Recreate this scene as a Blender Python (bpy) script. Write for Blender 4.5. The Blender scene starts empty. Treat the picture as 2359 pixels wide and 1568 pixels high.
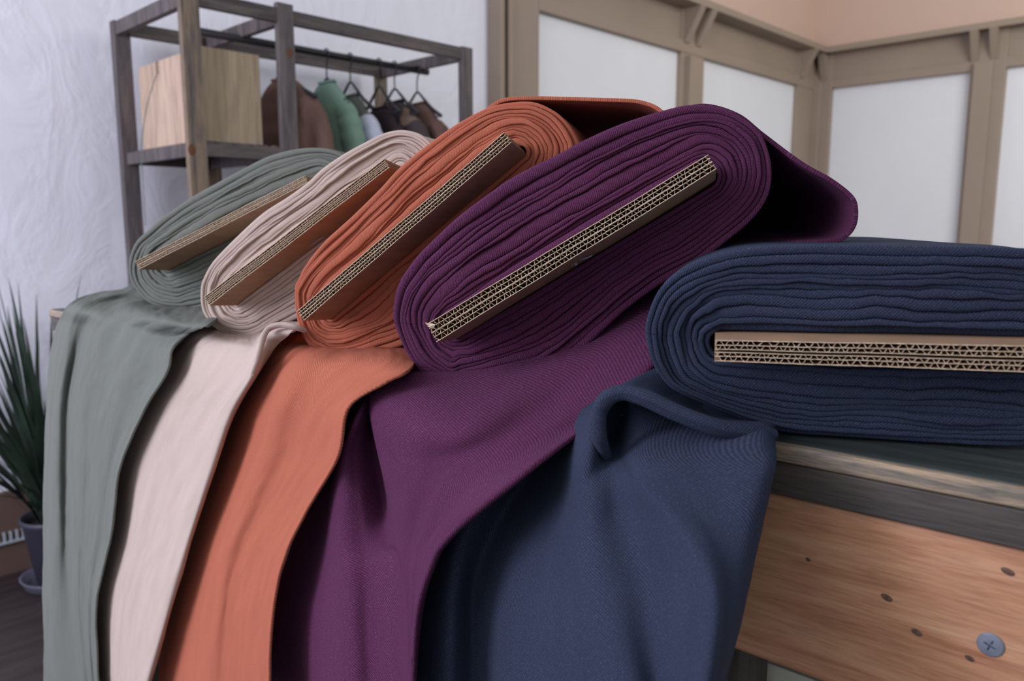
import bpy, bmesh, math, random
import numpy as np
from mathutils import Vector, Matrix, noise

# ------------------------------------------------------------------ camera
HC = 1.12                      # camera height
TH = math.atan((784 - 515) / 1800.0)
AZ = math.radians(44.1)
Fw = Vector((-math.sin(AZ) * math.cos(TH), math.cos(AZ) * math.cos(TH), -math.sin(TH)))
Rt = Vector((math.cos(AZ), math.sin(AZ), 0))
Up = Rt.cross(Fw)
CAM = Vector((0, 0, HC))
sc = bpy.context.scene
cd = bpy.data.cameras.new('camera'); cam = bpy.data.objects.new('camera', cd)
sc.collection.objects.link(cam); sc.camera = cam
cam.matrix_world = Matrix(((Rt.x, Up.x, -Fw.x, 0), (Rt.y, Up.y, -Fw.y, 0), (Rt.z, Up.z, -Fw.z, HC), (0, 0, 0, 1)))
cd.sensor_width = 23.6; cd.lens = 1800 / 2359 * 23.6
cd.clip_start = 0.01
cd.dof.use_dof = True; cd.dof.focus_distance = 0.50; cd.dof.aperture_fstop = 7.0

# ------------------------------------------------------------------ world + light
w = bpy.data.worlds.new('world'); sc.world = w; w.use_nodes = True
w.node_tree.nodes['Background'].inputs[0].default_value = (0.90, 0.93, 1.0, 1)
w.node_tree.nodes['Background'].inputs[1].default_value = 0.62
sc.view_settings.view_transform = 'Standard'; sc.view_settings.look = 'None'
sc.view_settings.exposure = 0.0; sc.view_settings.gamma = 1.0
sc.view_settings.use_curve_mapping = False


def area(name, loc, target, size, power, col):
    l = bpy.data.lights.new(name, 'AREA'); l.shape = 'RECTANGLE'
    l.size, l.size_y = size; l.energy = power; l.color = col
    o = bpy.data.objects.new(name, l); sc.collection.objects.link(o)
    o.location = loc
    o.rotation_euler = (Vector(target) - Vector(loc)).to_track_quat('-Z', 'Y').to_euler()
    return o


def camf(r, f_, u):            # a spot in the room given as right / ahead / up of the photographer
    A = Vector((-math.sin(AZ), math.cos(AZ), 0))
    return Vector((0, 0, HC)) + Rt * r + A * f_ + Vector((0, 0, u))


area('window_light', camf(-1.75, -0.30, 1.0), camf(-0.1, 0.6, -0.1), (1.7, 1.5), 14, (0.95, 0.97, 1.0))
area('left_wall_fill', (-1.5, -1.6, 1.7), (-2.8, 1.2, 1.3), (1.2, 1.5), 66, (0.82, 0.81, 1.0))  # added fill lamp that gives the left wall its bluish light
area('back_wall_fill', (1.2, 3.6, 2.8), (-1.1, 6.4, 1.6), (1.8, 1.4), 92, (1.0, 0.98, 0.96))  # added fill lamp, brightens the back wall panels


# ------------------------------------------------------------------ helpers
def ray(px, py):
    return Fw + Rt * ((px - 1179.5) / 1800.0) - Up * ((py - 784) / 1800.0)


def hit(px, py, p0, n):        # photograph position -> point on a plane of the room
    d = ray(px, py); return CAM + d * ((p0 - CAM).dot(n) / d.dot(n))


def onx(px, py, x): return hit(px, py, Vector((x, 0, 0)), Vector((1, 0, 0)))
def ony(px, py, y): return hit(px, py, Vector((0, y, 0)), Vector((0, 1, 0)))
def onz(px, py, z): return hit(px, py, Vector((0, 0, z)), Vector((0, 0, 1)))


def tag(o, label=None, cat=None, group=None, kind=None):
    if label: o['label'] = label
    if cat: o['category'] = cat
    if group: o['group'] = group
    if kind: o['kind'] = kind
    return o


def empty(name, loc=(0, 0, 0), parent=None):
    o = bpy.data.objects.new(name, None); sc.collection.objects.link(o)
    o.location = loc; o.empty_display_size = .05
    if parent: o.parent = parent
    return o


def world_parent(o, parent):
    o.parent = parent
    o.matrix_parent_inverse = parent.matrix_basis.inverted()


def mesh(name, V, Fc, m, parent=None, smooth=False, uv=None):
    me = bpy.data.meshes.new(name)
    me.from_pydata([tuple(v) for v in V], [], Fc)
    if uv is not None:
        l = me.uv_layers.new(name='UVMap')
        idx = np.zeros(len(me.loops), dtype=np.int32); me.loops.foreach_get('vertex_index', idx)
        l.data.foreach_set('uv', np.asarray(uv, dtype=np.float32)[idx].ravel())
    if smooth: me.polygons.foreach_set('use_smooth', [True] * len(me.polygons))
    me.update()
    o = bpy.data.objects.new(name, me); sc.collection.objects.link(o)
    if m: me.materials.append(m)
    if parent: world_parent(o, parent)
    return o


def bm_obj(name, bm, m, parent=None, smooth=False, bevel=0):
    bmesh.ops.recalc_face_normals(bm, faces=bm.faces)
    me = bpy.data.meshes.new(name); bm.to_mesh(me); bm.free()
    if smooth: me.polygons.foreach_set('use_smooth', [True] * len(me.polygons))
    o = bpy.data.objects.new(name, me); sc.collection.objects.link(o)
    me.materials.append(m)
    if parent: world_parent(o, parent)
    if bevel:
        b = o.modifiers.new('bevel', 'BEVEL'); b.width = bevel; b.segments = 2
    return o


def box_bm(bm, c, ex, ey, ez, sx, sy, sz):
    ex, ey, ez = Vector(ex).normalized(), Vector(ey).normalized(), Vector(ez).normalized()
    vs = [bm.verts.new(Vector(c) + ex * (sx / 2 * i) + ey * (sy / 2 * j) + ez * (sz / 2 * k))
          for i in (-1, 1) for j in (-1, 1) for k in (-1, 1)]
    for f in ((0, 1, 3, 2), (4, 6, 7, 5), (0, 4, 5, 1), (2, 3, 7, 6), (0, 2, 6, 4), (1, 5, 7, 3)):
        bm.faces.new([vs[i] for i in f])


def block(name, lo, hi, m, parent=None, bevel=0.0):     # axis aligned block between two corners
    bm = bmesh.new(); lo = Vector(lo); hi = Vector(hi)
    box_bm(bm, (lo + hi) / 2, (1, 0, 0), (0, 1, 0), (0, 0, 1), *[abs(a) for a in (hi - lo)])
    return bm_obj(name, bm, m, parent, bevel=bevel)


def tube(pts, rad, n=8, close=False):
    pts = [Vector(p) for p in pts]; V = []; Fc = []
    N = len(pts)
    up = Vector((0.13, 0.21, 0.97))
    for i, p in enumerate(pts):
        a = pts[max(i - 1, 0)]; b = pts[min(i + 1, N - 1)]
        t = (b - a).normalized()
        s = t.cross(up)
        if s.length < 1e-3: s = t.cross(Vector((1, 0, 0)))
        s.normalize(); q = s.cross(t)
        r = rad[i] if isinstance(rad, (list, tuple)) else rad
        for k in range(n):
            an = 2 * math.pi * k / n
            V.append(p + s * (r * math.cos(an)) + q * (r * math.sin(an)))
    for i in range(N - 1):
        for k in range(n):
            k2 = (k + 1) % n
            Fc.append((i * n + k, i * n + k2, (i + 1) * n + k2, (i + 1) * n + k))
    Fc.append(tuple(range(n - 1, -1, -1))); Fc.append(tuple((N - 1) * n + k for k in range(n)))
    return V, Fc


def cr(p0, p1, p2, p3, t):
    return 0.5 * ((2 * p1) + (-p0 + p2) * t + (2 * p0 - 5 * p1 + 4 * p2 - p3) * t * t + (-p0 + 3 * p1 - 3 * p2 + p3) * t ** 3)


def spline(P, n, closed=False):           # catmull-rom through rows of P (numpy), n samples per span
    P = np.asarray(P, float); N = len(P); out = []
    spans = N if closed else N - 1
    for i in range(spans):
        g = (lambda k: P[k % N]) if closed else (lambda k: P[min(max(k, 0), N - 1)])
        for j in range(n):
            out.append(cr(g(i - 1), g(i), g(i + 1), g(i + 2), j / n))
    if not closed: out.append(P[-1])
    return np.array(out)


# ------------------------------------------------------------------ materials
def new_mat(name):
    m = bpy.data.materials.new(name); m.use_nodes = True
    nt = m.node_tree; b = nt.nodes['Principled BSDF']
    return m, nt, b


def lk(nt, a, b): nt.links.new(a, b)


def srgb(r, g, b):
    f = lambda c: (c / 255 / 12.92) if c / 255 < .04045 else ((c / 255 + .055) / 1.055) ** 2.4
    return (f(r), f(g), f(b), 1)


def scale_c(c, k): return tuple(min(1, x * k) for x in c[:3]) + (1,)


def plain(name, col, rough=.6, var=.12, sc_=30, bump=0.0, stretch=(1, 1, 1), metal=0):
    m, nt, b = new_mat(name)
    tc = nt.nodes.new('ShaderNodeTexCoord'); mp = nt.nodes.new('ShaderNodeMapping')
    mp.inputs['Scale'].default_value = stretch
    nz = nt.nodes.new('ShaderNodeTexNoise'); nz.inputs['Scale'].default_value = sc_; nz.inputs['Detail'].default_value = 6
    lk(nt, tc.outputs['Object'], mp.inputs[0]); lk(nt, mp.outputs[0], nz.inputs[0])
    r = nt.nodes.new('ShaderNodeValToRGB')
    r.color_ramp.elements[0].color = scale_c(col, 1 - var * 2); r.color_ramp.elements[1].color = scale_c(col, 1 + var * 2)
    r.color_ramp.elements[0].position = .25; r.color_ramp.elements[1].position = .75
    lk(nt, nz.outputs[0], r.inputs[0]); lk(nt, r.outputs[0], b.inputs['Base Color'])
    b.inputs['Roughness'].default_value = rough; b.inputs['Metallic'].default_value = metal
    if bump:
        bp = nt.nodes.new('ShaderNodeBump'); bp.inputs['Strength'].default_value = bump; bp.inputs['Distance'].default_value = .002
        lk(nt, nz.outputs[0], bp.inputs['Height']); lk(nt, bp.outputs[0], b.inputs['Normal'])
    return m


def fabric(name, col, light, pitch=.0013, fuzz=.25, rib=.5, speck=.5, lo=.78, hi=1.28):
    m, nt, b = new_mat(name)
    uv = nt.nodes.new('ShaderNodeUVMap'); uv.uv_map = 'UVMap'
    mp = nt.nodes.new('ShaderNodeMapping'); mp.inputs['Rotation'].default_value = (0, 0, math.radians(38))
    wv = nt.nodes.new('ShaderNodeTexWave'); wv.inputs['Scale'].default_value = .3142 / pitch
    wv.inputs['Distortion'].default_value = 1.6; wv.inputs['Detail'].default_value = 2; wv.inputs['Detail Scale'].default_value = 1.2
    lk(nt, uv.outputs[0], mp.inputs[0]); lk(nt, mp.outputs[0], wv.inputs[0])
    n1 = nt.nodes.new('ShaderNodeTexNoise'); n1.inputs['Scale'].default_value = 1400; n1.inputs['Detail'].default_value = 3
    lk(nt, uv.outputs[0], n1.inputs[0])
    n2 = nt.nodes.new('ShaderNodeTexNoise'); n2.inputs['Scale'].default_value = 60; n2.inputs['Detail'].default_value = 5
    m2 = nt.nodes.new('ShaderNodeMapping'); m2.inputs['Scale'].default_value = (1, .25, 1)
    lk(nt, uv.outputs[0], m2.inputs[0]); lk(nt, m2.outputs[0], n2.inputs[0])
    mul = nt.nodes.new('ShaderNodeMath'); mul.operation = 'MULTIPLY_ADD'
    lk(nt, wv.outputs['Fac'], mul.inputs[0]); mul.inputs[1].default_value = rib; lk(nt, n1.outputs[0], mul.inputs[2])
    r = nt.nodes.new('ShaderNodeValToRGB')
    r.color_ramp.elements[0].position = .3; r.color_ramp.elements[1].position = 1.15 if False else 1.0
    r.color_ramp.elements[0].color = scale_c(col, lo); r.color_ramp.elements[1].color = scale_c(col, hi)
    lk(nt, mul.outputs[0], r.inputs[0])
    # heathered lighter fibres
    gt = nt.nodes.new('ShaderNodeMapRange'); gt.inputs[1].default_value = .60; gt.inputs[2].default_value = .78
    gt.inputs[3].default_value = 0; gt.inputs[4].default_value = speck
    n3 = nt.nodes.new('ShaderNodeTexNoise'); n3.inputs['Scale'].default_value = 1.0; n3.inputs['Detail'].default_value = 1
    m3 = nt.nodes.new('ShaderNodeMapping'); m3.inputs['Scale'].default_value = (900, 2200, 1); m3.inputs['Rotation'].default_value = (0, 0, .6)
    lk(nt, uv.outputs[0], m3.inputs[0]); lk(nt, m3.outputs[0], n3.inputs[0]); lk(nt, n3.outputs[0], gt.inputs[0])
    mx = nt.nodes.new('ShaderNodeMixRGB'); lk(nt, gt.outputs[0], mx.inputs[0]); lk(nt, r.outputs[0], mx.inputs[1]); mx.inputs[2].default_value = light
    m4 = nt.nodes.new('ShaderNodeMixRGB'); m4.blend_type = 'MULTIPLY'; m4.inputs[0].default_value = .22
    r4 = nt.nodes.new('ShaderNodeValToRGB'); r4.color_ramp.elements[0].color = (.6, .6, .6, 1); r4.color_ramp.elements[0].position = .3; r4.color_ramp.elements[1].position = .6
    lk(nt, n2.outputs[0], r4.inputs[0]); lk(nt, mx.outputs[0], m4.inputs[1]); lk(nt, r4.outputs[0], m4.inputs[2])
    lk(nt, m4.outputs[0], b.inputs['Base Color'])
    b.inputs['Roughness'].default_value = .92
    b.inputs['Specular IOR Level'].default_value = .15
    b.inputs['Sheen Weight'].default_value = fuzz; b.inputs['Sheen Roughness'].default_value = .5
    b.inputs['Sheen Tint'].default_value = light
    bp = nt.nodes.new('ShaderNodeBump'); bp.inputs['Strength'].default_value = .55; bp.inputs['Distance'].default_value = .0004
    lk(nt, mul.outputs[0], bp.inputs['Height']); lk(nt, bp.outputs[0], b.inputs['Normal'])
    return m


M = {}
M['sage'] = fabric('sage_cloth', srgb(106, 110, 103), srgb(146, 148, 142), .0012, .10, .3, .25)
M['beige'] = fabric('beige_cloth', srgb(190, 172, 162), srgb(208, 192, 184), .0012, .06, .25, .25)
M['rust'] = fabric('rust_cloth', srgb(172, 98, 76), srgb(204, 146, 124), .0012, .08, .4, .35, .7, 1.3)
M['purple'] = fabric('purple_cloth', srgb(78, 37, 66), srgb(140, 108, 142), .0013, .10, .6, .6, .5, 1.5)
M['navy'] = fabric('navy_cloth', srgb(43, 49, 67), srgb(98, 112, 140), .0013, .10, .6, .6, .5, 1.5)
M['card'] = plain('cardboard', srgb(158, 126, 98), .85, .08, 40, .2, (1, 1, 6))
M['card_edge'] = plain('cardboard_edge', srgb(214, 194, 168), .9, .10, 400, .3)


def wood(name, c1, c2, c3, along='X', scale=1.0, rough=.55, knots=False, bump=.15, mulf=.45):
    m, nt, b = new_mat(name)
    tc = nt.nodes.new('ShaderNodeTexCoord'); mp = nt.nodes.new('ShaderNodeMapping')
    s = {'X': (1.2, 14, 14), 'Y': (14, 1.2, 14), 'Z': (14, 14, 1.2)}[along]
    mp.inputs['Scale'].default_value = tuple(a * scale for a in s)
    lk(nt, tc.outputs['Object'], mp.inputs[0])
    n = nt.nodes.new('ShaderNodeTexNoise'); n.inputs['Scale'].default_value = 2.2; n.inputs['Detail'].default_value = 9; n.inputs['Roughness'].default_value = .62
    n.inputs['Distortion'].default_value = .6
    lk(nt, mp.outputs[0], n.inputs[0])
    r = nt.nodes.new('ShaderNodeValToRGB'); e = r.color_ramp.elements
    e[0].position = .32; e[0].color = c1; e[1].position = .72; e[1].color = c3
    x = e.new(.5); x.color = c2
    lk(nt, n.outputs[0], r.inputs[0])
    n2 = nt.nodes.new('ShaderNodeTexNoise'); n2.inputs['Scale'].default_value = 9; n2.inputs['Detail'].default_value = 8
    m2 = nt.nodes.new('ShaderNodeMapping'); m2.inputs['Scale'].default_value = tuple(a * scale * 1.6 for a in s)
    lk(nt, tc.outputs['Object'], m2.inputs[0]); lk(nt, m2.outputs[0], n2.inputs[0])
    mx = nt.nodes.new('ShaderNodeMixRGB'); mx.blend_type = 'MULTIPLY'; mx.inputs[0].default_value = mulf
    r2 = nt.nodes.new('ShaderNodeValToRGB'); r2.color_ramp.elements[0].color = (.45, .42, .42, 1); r2.color_ramp.elements[0].position = .35; r2.color_ramp.elements[1].position = .55
    lk(nt, n2.outputs[0], r2.inputs[0]); lk(nt, r.outputs[0], mx.inputs[1]); lk(nt, r2.outputs[0], mx.inputs[2])
    lk(nt, mx.outputs[0], b.inputs['Base Color']); b.inputs['Roughness'].default_value = rough
    bp = nt.nodes.new('ShaderNodeBump'); bp.inputs['Strength'].default_value = bump; bp.inputs['Distance'].default_value = .002
    lk(nt, n2.outputs[0], bp.inputs['Height']); lk(nt, bp.outputs[0], b.inputs['Normal'])
    return m


M['apron'] = wood('pine_apron', srgb(164, 112, 82), srgb(194, 142, 108), srgb(206, 160, 126), 'X', 3.6, .45, mulf=.3)
M['top'] = wood('dark_table_top', srgb(46, 53, 53), srgb(60, 67, 66), srgb(78, 84, 82), 'X', 2.2, .5)
M['worn'] = wood('worn_edge', srgb(74, 78, 76), srgb(140, 126, 110), srgb(190, 164, 132), 'X', 7.0, .6)
M['under'] = wood('dark_lip', srgb(52, 50, 48), srgb(74, 68, 64), srgb(92, 82, 74), 'X', 3.0, .6)
M['leg'] = wood('grey_leg', srgb(44, 40, 38), srgb(62, 56, 52), srgb(80, 72, 64), 'Z', 2, .7)
M['rack'] = wood('rack_wood_grey', srgb(66, 60, 62), srgb(92, 84, 84), srgb(118, 108, 104), 'Z', 1.6, .7)
M['rack_y'] = wood('rack_wood_rail', srgb(58, 52, 52), srgb(84, 76, 74), srgb(108, 98, 92), 'Y', 1.6, .7)
M['rack_warm'] = wood('rack_wood_warm', srgb(84, 76, 74), srgb(122, 106, 90), srgb(146, 124, 98), 'Z', 1.6, .7)
M['crate'] = wood('crate_pine', srgb(176, 152, 132), srgb(198, 172, 150), srgb(212, 188, 164), 'Z', .45, .7, bump=.05)
M['crate_shaded'] = wood('crate_pine_shaded', srgb(150, 134, 108), srgb(168, 150, 124), srgb(178, 160, 134), 'Z', .4, .7, bump=.05)  # same box, darker: the shade of its right-hand face put into the colour
M['trim'] = plain('taupe_trim', srgb(146, 130, 114), .6, .03, 3)
M['floor'] = wood('dark_floor', srgb(40, 34, 36), srgb(56, 46, 46), srgb(66, 56, 54), 'Y', .5, .5)
M['base'] = plain('baseboard_brown', srgb(96, 76, 68), .6, .06, 4)
M['metal'] = plain('black_pipe', srgb(40, 38, 40), .45, .1, 30, metal=.3)
M['hanger'] = plain('black_hanger', srgb(34, 32, 36), .4, .1, 30)
M['steel'] = plain('grey_screw', srgb(128, 136, 152), .45, .08, 200, metal=.25)
M['grey_metal'] = plain('grille_metal', srgb(176, 182, 190), .5, .05, 50, metal=.2)
M['pot'] = plain('dark_pot', srgb(58, 56, 70), .5, .06, 8)
M['soil'] = plain('soil', srgb(40, 30, 24), .95, .3, 60, .5)
M['leaf'] = plain('leaf', srgb(34, 50, 38), .45, .3, 12)
M['knot'] = plain('knot', srgb(96, 70, 58), .7, .35, 500)
M['pale'] = plain('pale_crate', srgb(206, 206, 190), .7, .05, 10)
M['string'] = plain('green_string', srgb(110, 122, 108), .9, .1, 100)
M['thread'] = plain('pale_thread', srgb(150, 150, 190), .8, .1, 100)


def plaster(name, col, rough_s=1.0, bump=.6):
    m, nt, b = new_mat(name)
    tc = nt.nodes.new('ShaderNodeTexCoord')
    mp = nt.nodes.new('ShaderNodeMapping'); mp.inputs['Scale'].default_value = (1, 1.3, .8)
    lk(nt, tc.outputs['Object'], mp.inputs[0])
    n = nt.nodes.new('ShaderNodeTexNoise'); n.inputs['Scale'].default_value = 5 * rough_s; n.inputs['Detail'].default_value = 5
    n.inputs['Roughness'].default_value = .5; n.inputs['Distortion'].default_value = 1.6
    lk(nt, mp.outputs[0], n.inputs[0])
    v = nt.nodes.new('ShaderNodeTexVoronoi'); v.inputs['Scale'].default_value = 9 * rough_s
    lk(nt, n.outputs['Color'], v.inputs[0])
    a = nt.nodes.new('ShaderNodeMath'); a.operation = 'MULTIPLY_ADD'; lk(nt, v.outputs[0], a.inputs[0]); a.inputs[1].default_value = .12; lk(nt, n.outputs[0], a.inputs[2])
    bp = nt.nodes.new('ShaderNodeBump'); bp.inputs['Strength'].default_value = bump; bp.inputs['Distance'].default_value = .05
    lk(nt, a.outputs[0], bp.inputs['Height']); lk(nt, bp.outputs[0], b.inputs['Normal'])
    r = nt.nodes.new('ShaderNodeValToRGB'); r.color_ramp.elements[0].color = scale_c(col, .95); r.color_ramp.elements[1].color = scale_c(col, 1.04)
    lk(nt, n.outputs[0], r.inputs[0]); lk(nt, r.outputs[0], b.inputs['Base Color'])
    b.inputs['Roughness'].default_value = .55
    return m


M['plaster'] = plaster('white_plaster', srgb(226, 226, 234), .8, .16)
M['panel'] = plaster('smooth_white_panel', srgb(220, 221, 223), .4, .12)
M['pink'] = plaster('pink_beige_wall', srgb(198, 170, 152), .4, .08)

# ------------------------------------------------------------------ room
XW = -2.85; YC = 6.467
floor = block('floor', (-3.1, -3.2, -.08), (4.2, YC + .1, 0), M['floor']); tag(floor, kind='structure')
ZT = HC + 1.07; ZH = HC + 1.375
YA = 2.79
wl = block('wall_left', (XW - .1, -3.2, 0), (XW, YC + .1, ZH), M['plaster']); tag(wl, kind='structure')
wl2 = block('wall_left_upper', (XW - .1, YA, ZH), (XW, YC + .1, 3.6), M['pink']); tag(wl2, kind='structure')
wl3 = block('wall_left_high', (XW - .1, -3.2, ZH), (XW, YA, 3.6), M['plaster']); tag(wl3, kind='structure')
wb = block('wall_back', (XW, YC, 0), (4.2, YC + .1, ZH), M['panel']); tag(wb, kind='structure')
wb2 = block('wall_back_upper', (XW, YC, ZH), (4.2, YC + .1, 3.6), M['pink']); tag(wb2, kind='structure')
for y0, y1 in ((3.09, 4.43), (4.68, 6.11)):
    block('panel', (XW, y0 - .02, .3), (XW + .012, y1 + .02, ZT + .03), M['panel'], wl)

# timber frame on the left wall
t1 = empty('trim_1', (XW, YA, 0)); tag(t1, kind='structure')
D = .07
block('post', (XW, 2.79, 0), (XW + .05, 3.09, 3.55), M['trim'], t1, .004)
block('post_moulding', (XW, 2.77, 0), (XW + .09, 2.80, 3.55), M['trim'], t1, .004)
block('post_moulding', (XW, 2.84, 0), (XW + .075, 2.875, 3.55), M['trim'], t1, .004)
block('post', (XW, 4.43, 0), (XW + .045, 4.68, ZH), M['trim'], t1, .004)
block('post_moulding', (XW + .04, 4.47, 0), (XW + .09, 4.63, ZT - .02), M['trim'], t1, .004)
block('post', (XW, 6.11, 0), (XW + .045, 6.42, ZH), M['trim'], t1, .004)
block('header', (XW, 3.08, ZT + .07), (XW + .03, YC, ZH), M['trim'], t1, .003)
block('header_rail', (XW, 3.08, ZT), (XW + .05, YC, ZT + .075), M['trim'], t1, .004)
block('ledge', (XW, 3.09, ZH - .045), (XW + .17, YC, ZH), M['trim'], t1, .004)


def corbel(name, base, along, out, wdt, z0, z1, d0, d1, m, parent):
    base = Vector(base); a = Vector(along); o = Vector(out)
    bm = bmesh.new(); vs = []
    for s in (-.5, .5):
        for (dd, z) in ((0, z0), (d0, z0), (d1, z1), (0, z1)):
            vs.append(bm.verts.new(base + a * (s * wdt) + o * dd + Vector((0, 0, z))))
    bm.faces.new(vs[0:4]); bm.faces.new(vs[4:8])
    for i in range(4): bm.faces.new((vs[i], vs[(i + 1) % 4], vs[4 + (i + 1) % 4], vs[4 + i]))
    return bm_obj(name, bm, m, parent)


for yc in (4.47, 4.61, 6.15):
    corbel('corbel', (XW + .03, yc, 0), (0, 1, 0), (1, 0, 0), .06, ZT + .06, ZH - .045, .03, .14, M['trim'], t1)
t2 = empty('trim_2', (XW, YC, 0)); tag(t2, kind='structure')
block('post', (XW, YC - .05, 0), (-2.67, YC, ZH), M['trim'], t2, .004)
block('post_moulding', (XW + .04, YC - .09, 0), (-2.74, YC - .04, ZT + .05), M['trim'], t2, .004)
block('post', (-1.68, YC - .05, 0), (-1.46, YC, ZH), M['trim'], t2, .004)
block('post_moulding', (-1.655, YC - .08, 0), (-1.535, YC - .04, ZT + .05), M['trim'], t2, .004)
block('post', (-.40, YC - .05, 0), (-.18, YC, ZH), M['trim'], t2, .004)
block('header', (XW, YC - .03, ZT + .07), (4.2, YC, ZH), M['trim'], t2, .003)
block('header_rail', (XW, YC - .045, ZT), (4.2, YC, ZT + .07), M['trim'], t2, .004)
block('ledge', (XW, YC - .14, ZH - .045), (4.2, YC, ZH), M['trim'], t2, .004)
for xc in (-2.73, -1.655, -1.535, -.38, -.24):
    corbel('corbel', (xc, YC - .03, 0), (1, 0, 0), (0, -1, 0), .05, ZT + .06, ZH - .045, .02, .12, M['trim'], t2)

bb = block('baseboard_left', (XW, -3.2, 0), (XW + .02, 2.77, .27), M['base']); tag(bb, kind='structure')
gr = empty('vent_grille', (XW + .02, .3, .12)); tag(gr, 'pale toothed heating grille set in the brown baseboard behind the potted plant', 'grille')
block('rail', (XW + .02, -.6, .105), (XW + .032, 1.0, .112), M['grey_metal'], gr)
for i in range(90):
    y = -.6 + i * .0178
    block('slat', (XW + .02, y, .112), (XW + .030, y + .007, .142), M['grey_metal'], gr)

# ------------------------------------------------------------------ work table
ZTAB = HC - .106
E0 = Vector((-.163, .3565, ZTAB)); EX = Vector((1, .066, 0)).normalized(); EN = Vector((.066, -1, 0)).normalized()   # along the edge / outwards
EZ = Vector((0, 0, 1))
tb = empty('work_table', (E0.x, E0.y, 0))
tag(tb, 'rustic wooden work table with dark worn top and orange pine apron under the fabric bolts', 'table')
tb.rotation_euler = (0, 0, math.atan2(EX.y, EX.x))
bpy.context.view_layer.update()


def tblock(name, x0, x1, o0, o1, z0, z1, m, bevel=.0, parent=None):   # local table box: along, outward, up from the top
    bm = bmesh.new()
    c = Vector(((x0 + x1) / 2, -(o0 + o1) / 2, ZTAB + (z0 + z1) / 2))
    box_bm(bm, c, (1, 0, 0), (0, 1, 0), (0, 0, 1), x1 - x0, abs(o1 - o0), z1 - z0)
    bmesh.ops.recalc_face_normals(bm, faces=bm.faces)
    me = bpy.data.meshes.new(name); bm.to_mesh(me); bm.free(); me.materials.append(m)
    o = bpy.data.objects.new(name, me); sc.collection.objects.link(o); o.parent = parent or tb
    if bevel:
        b = o.modifiers.new('bevel', 'BEVEL'); b.width = bevel; b.segments = 3
    return o


# along-edge position of the left corner seen at the far left
XL = (onz(110, 712, ZTAB) - E0).dot(EX)
for (a0, a1) in ((XL, -.30), (-.2985, .1385), (.14, .60)):
    tblock('top_plank', a0, a1, -.58, -.004, -.018, 0, M['top'], .001)
tblock('worn_edge', XL, .60, -.006, 0, -.0095, -.0005, M['worn'], .002)
tblock('lip', XL, .60, -.05, -.002, -.027, -.0098, M['under'], .001)
AP = tblock('apron', XL, .60, -.03, -.005, -.118, -.0275, M['apron'], .002)
for xx in (XL, .575): tblock('side_apron', xx, xx + .025, -.57, -.03, -.118, -.018, M['apron'], .002)
for xx in (XL + .03, -.088, .52):
    for yy in (-.10, -.53):
        tblock('leg', xx, xx + .05, yy, yy + .05, -ZTAB, -.118 if yy > -.2 else -.018, M['leg'], .003)


def on_apron(px, py):
    p = hit(px, py, E0 + EN * -.005, EN); return p


for (px, py, rx, rz) in ((2322, 1316, .0026, .0015), (2043, 1376, .0026, .0016), (2112, 1456, .0024, .0015), (2234, 1516, .0020, .0012), (1862, 1288, .0012, .001)):
    p = on_apron(px, py); bm = bmesh.new(); vs = []
    c = bm.verts.new(p + EN * .0006)
    for k in range(20):
        a = 2 * math.pi * k / 20
        vs.append(bm.verts.new(p + EX * (rx * math.cos(a)) + EZ * (rz * math.sin(a) - .2 * rx * math.cos(a)) + EN * .0001))
    for k in range(20): bm.faces.new((c, vs[k], vs[(k + 1) % 20]))
    bm_obj('knot', bm, M['knot'], tb, True)

# cross-head screw
ps = on_apron(2282, 1484)
bm = bmesh.new()
R_ = .0052
rings = [(R_, 0), (R_, .0006), (R_ * .9, .0011), (R_ * .5, .0014)]
N = 96; prev = None; allr = []
for (r, h) in rings:
    allr.append([bm.verts.new(ps + EX * (r * math.cos(2 * math.pi * k / N)) + EZ * (r * math.sin(2 * math.pi * k / N)) + EN * h) for k in range(N)])
# cross shaped recess
cross = []; floor_c = []
for k in range(N):
    a = 2 * math.pi * k / N + .35
    rr = R_ * (.13 + .42 * abs(math.cos(2 * a)) ** 7)
    aa = 2 * math.pi * k / N
    cross.append(bm.verts.new(ps + EX * (rr * math.cos(aa)) + EZ * (rr * math.sin(aa)) + EN * .00145))
    floor_c.append(bm.verts.new(ps + EX * (rr * .8 * math.cos(aa)) + EZ * (rr * .8 * math.sin(aa)) + EN * .0001))
allr += [cross, floor_c]
for a_, b_ in zip(allr[:-1], allr[1:]):
    for k in range(N): bm.faces.new((a_[k], a_[(k + 1) % N], b_[(k + 1) % N], b_[k]))
bm.faces.new(floor_c)
bm_obj('screw', bm, M['steel'], tb, False)

# pale open box under the table
bx0 = hit(1745, 1532, E0 + EN * -.12, EN)
pb = empty('storage_box', bx0)
tag(pb, 'pale rectangular storage box in the shade under the work table', 'box')
pb.rotation_euler = (0, 0, math.atan2(EX.y, EX.x)); bpy.context.view_layer.update()
for nm, lo, hi in (('front_panel', (0, 0, -.16), (.30, .008, 0)), ('side_panel', (0, .008, -.16), (.008, .22, 0)), ('side_panel', (.292, .008, -.16), (.30, .22, 0)),
                   ('back_panel', (.008, .212, -.16), (.292, .22, 0)), ('bottom_panel', (.008, .008, -.16), (.292, .212, -.152)), ('rim', (-.004, -.006, -.004), (.304, .0, .008))):
    o = block(nm, lo, hi, M['pale'], None, .001); o.parent = pb
# shelf board carrying the box
tblock('lower_shelf', XL + .03, .57, -.55, -.09, bx0.z - .16 - .02 - ZTAB, bx0.z - .16 - ZTAB, M['leg'], .002)

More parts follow.
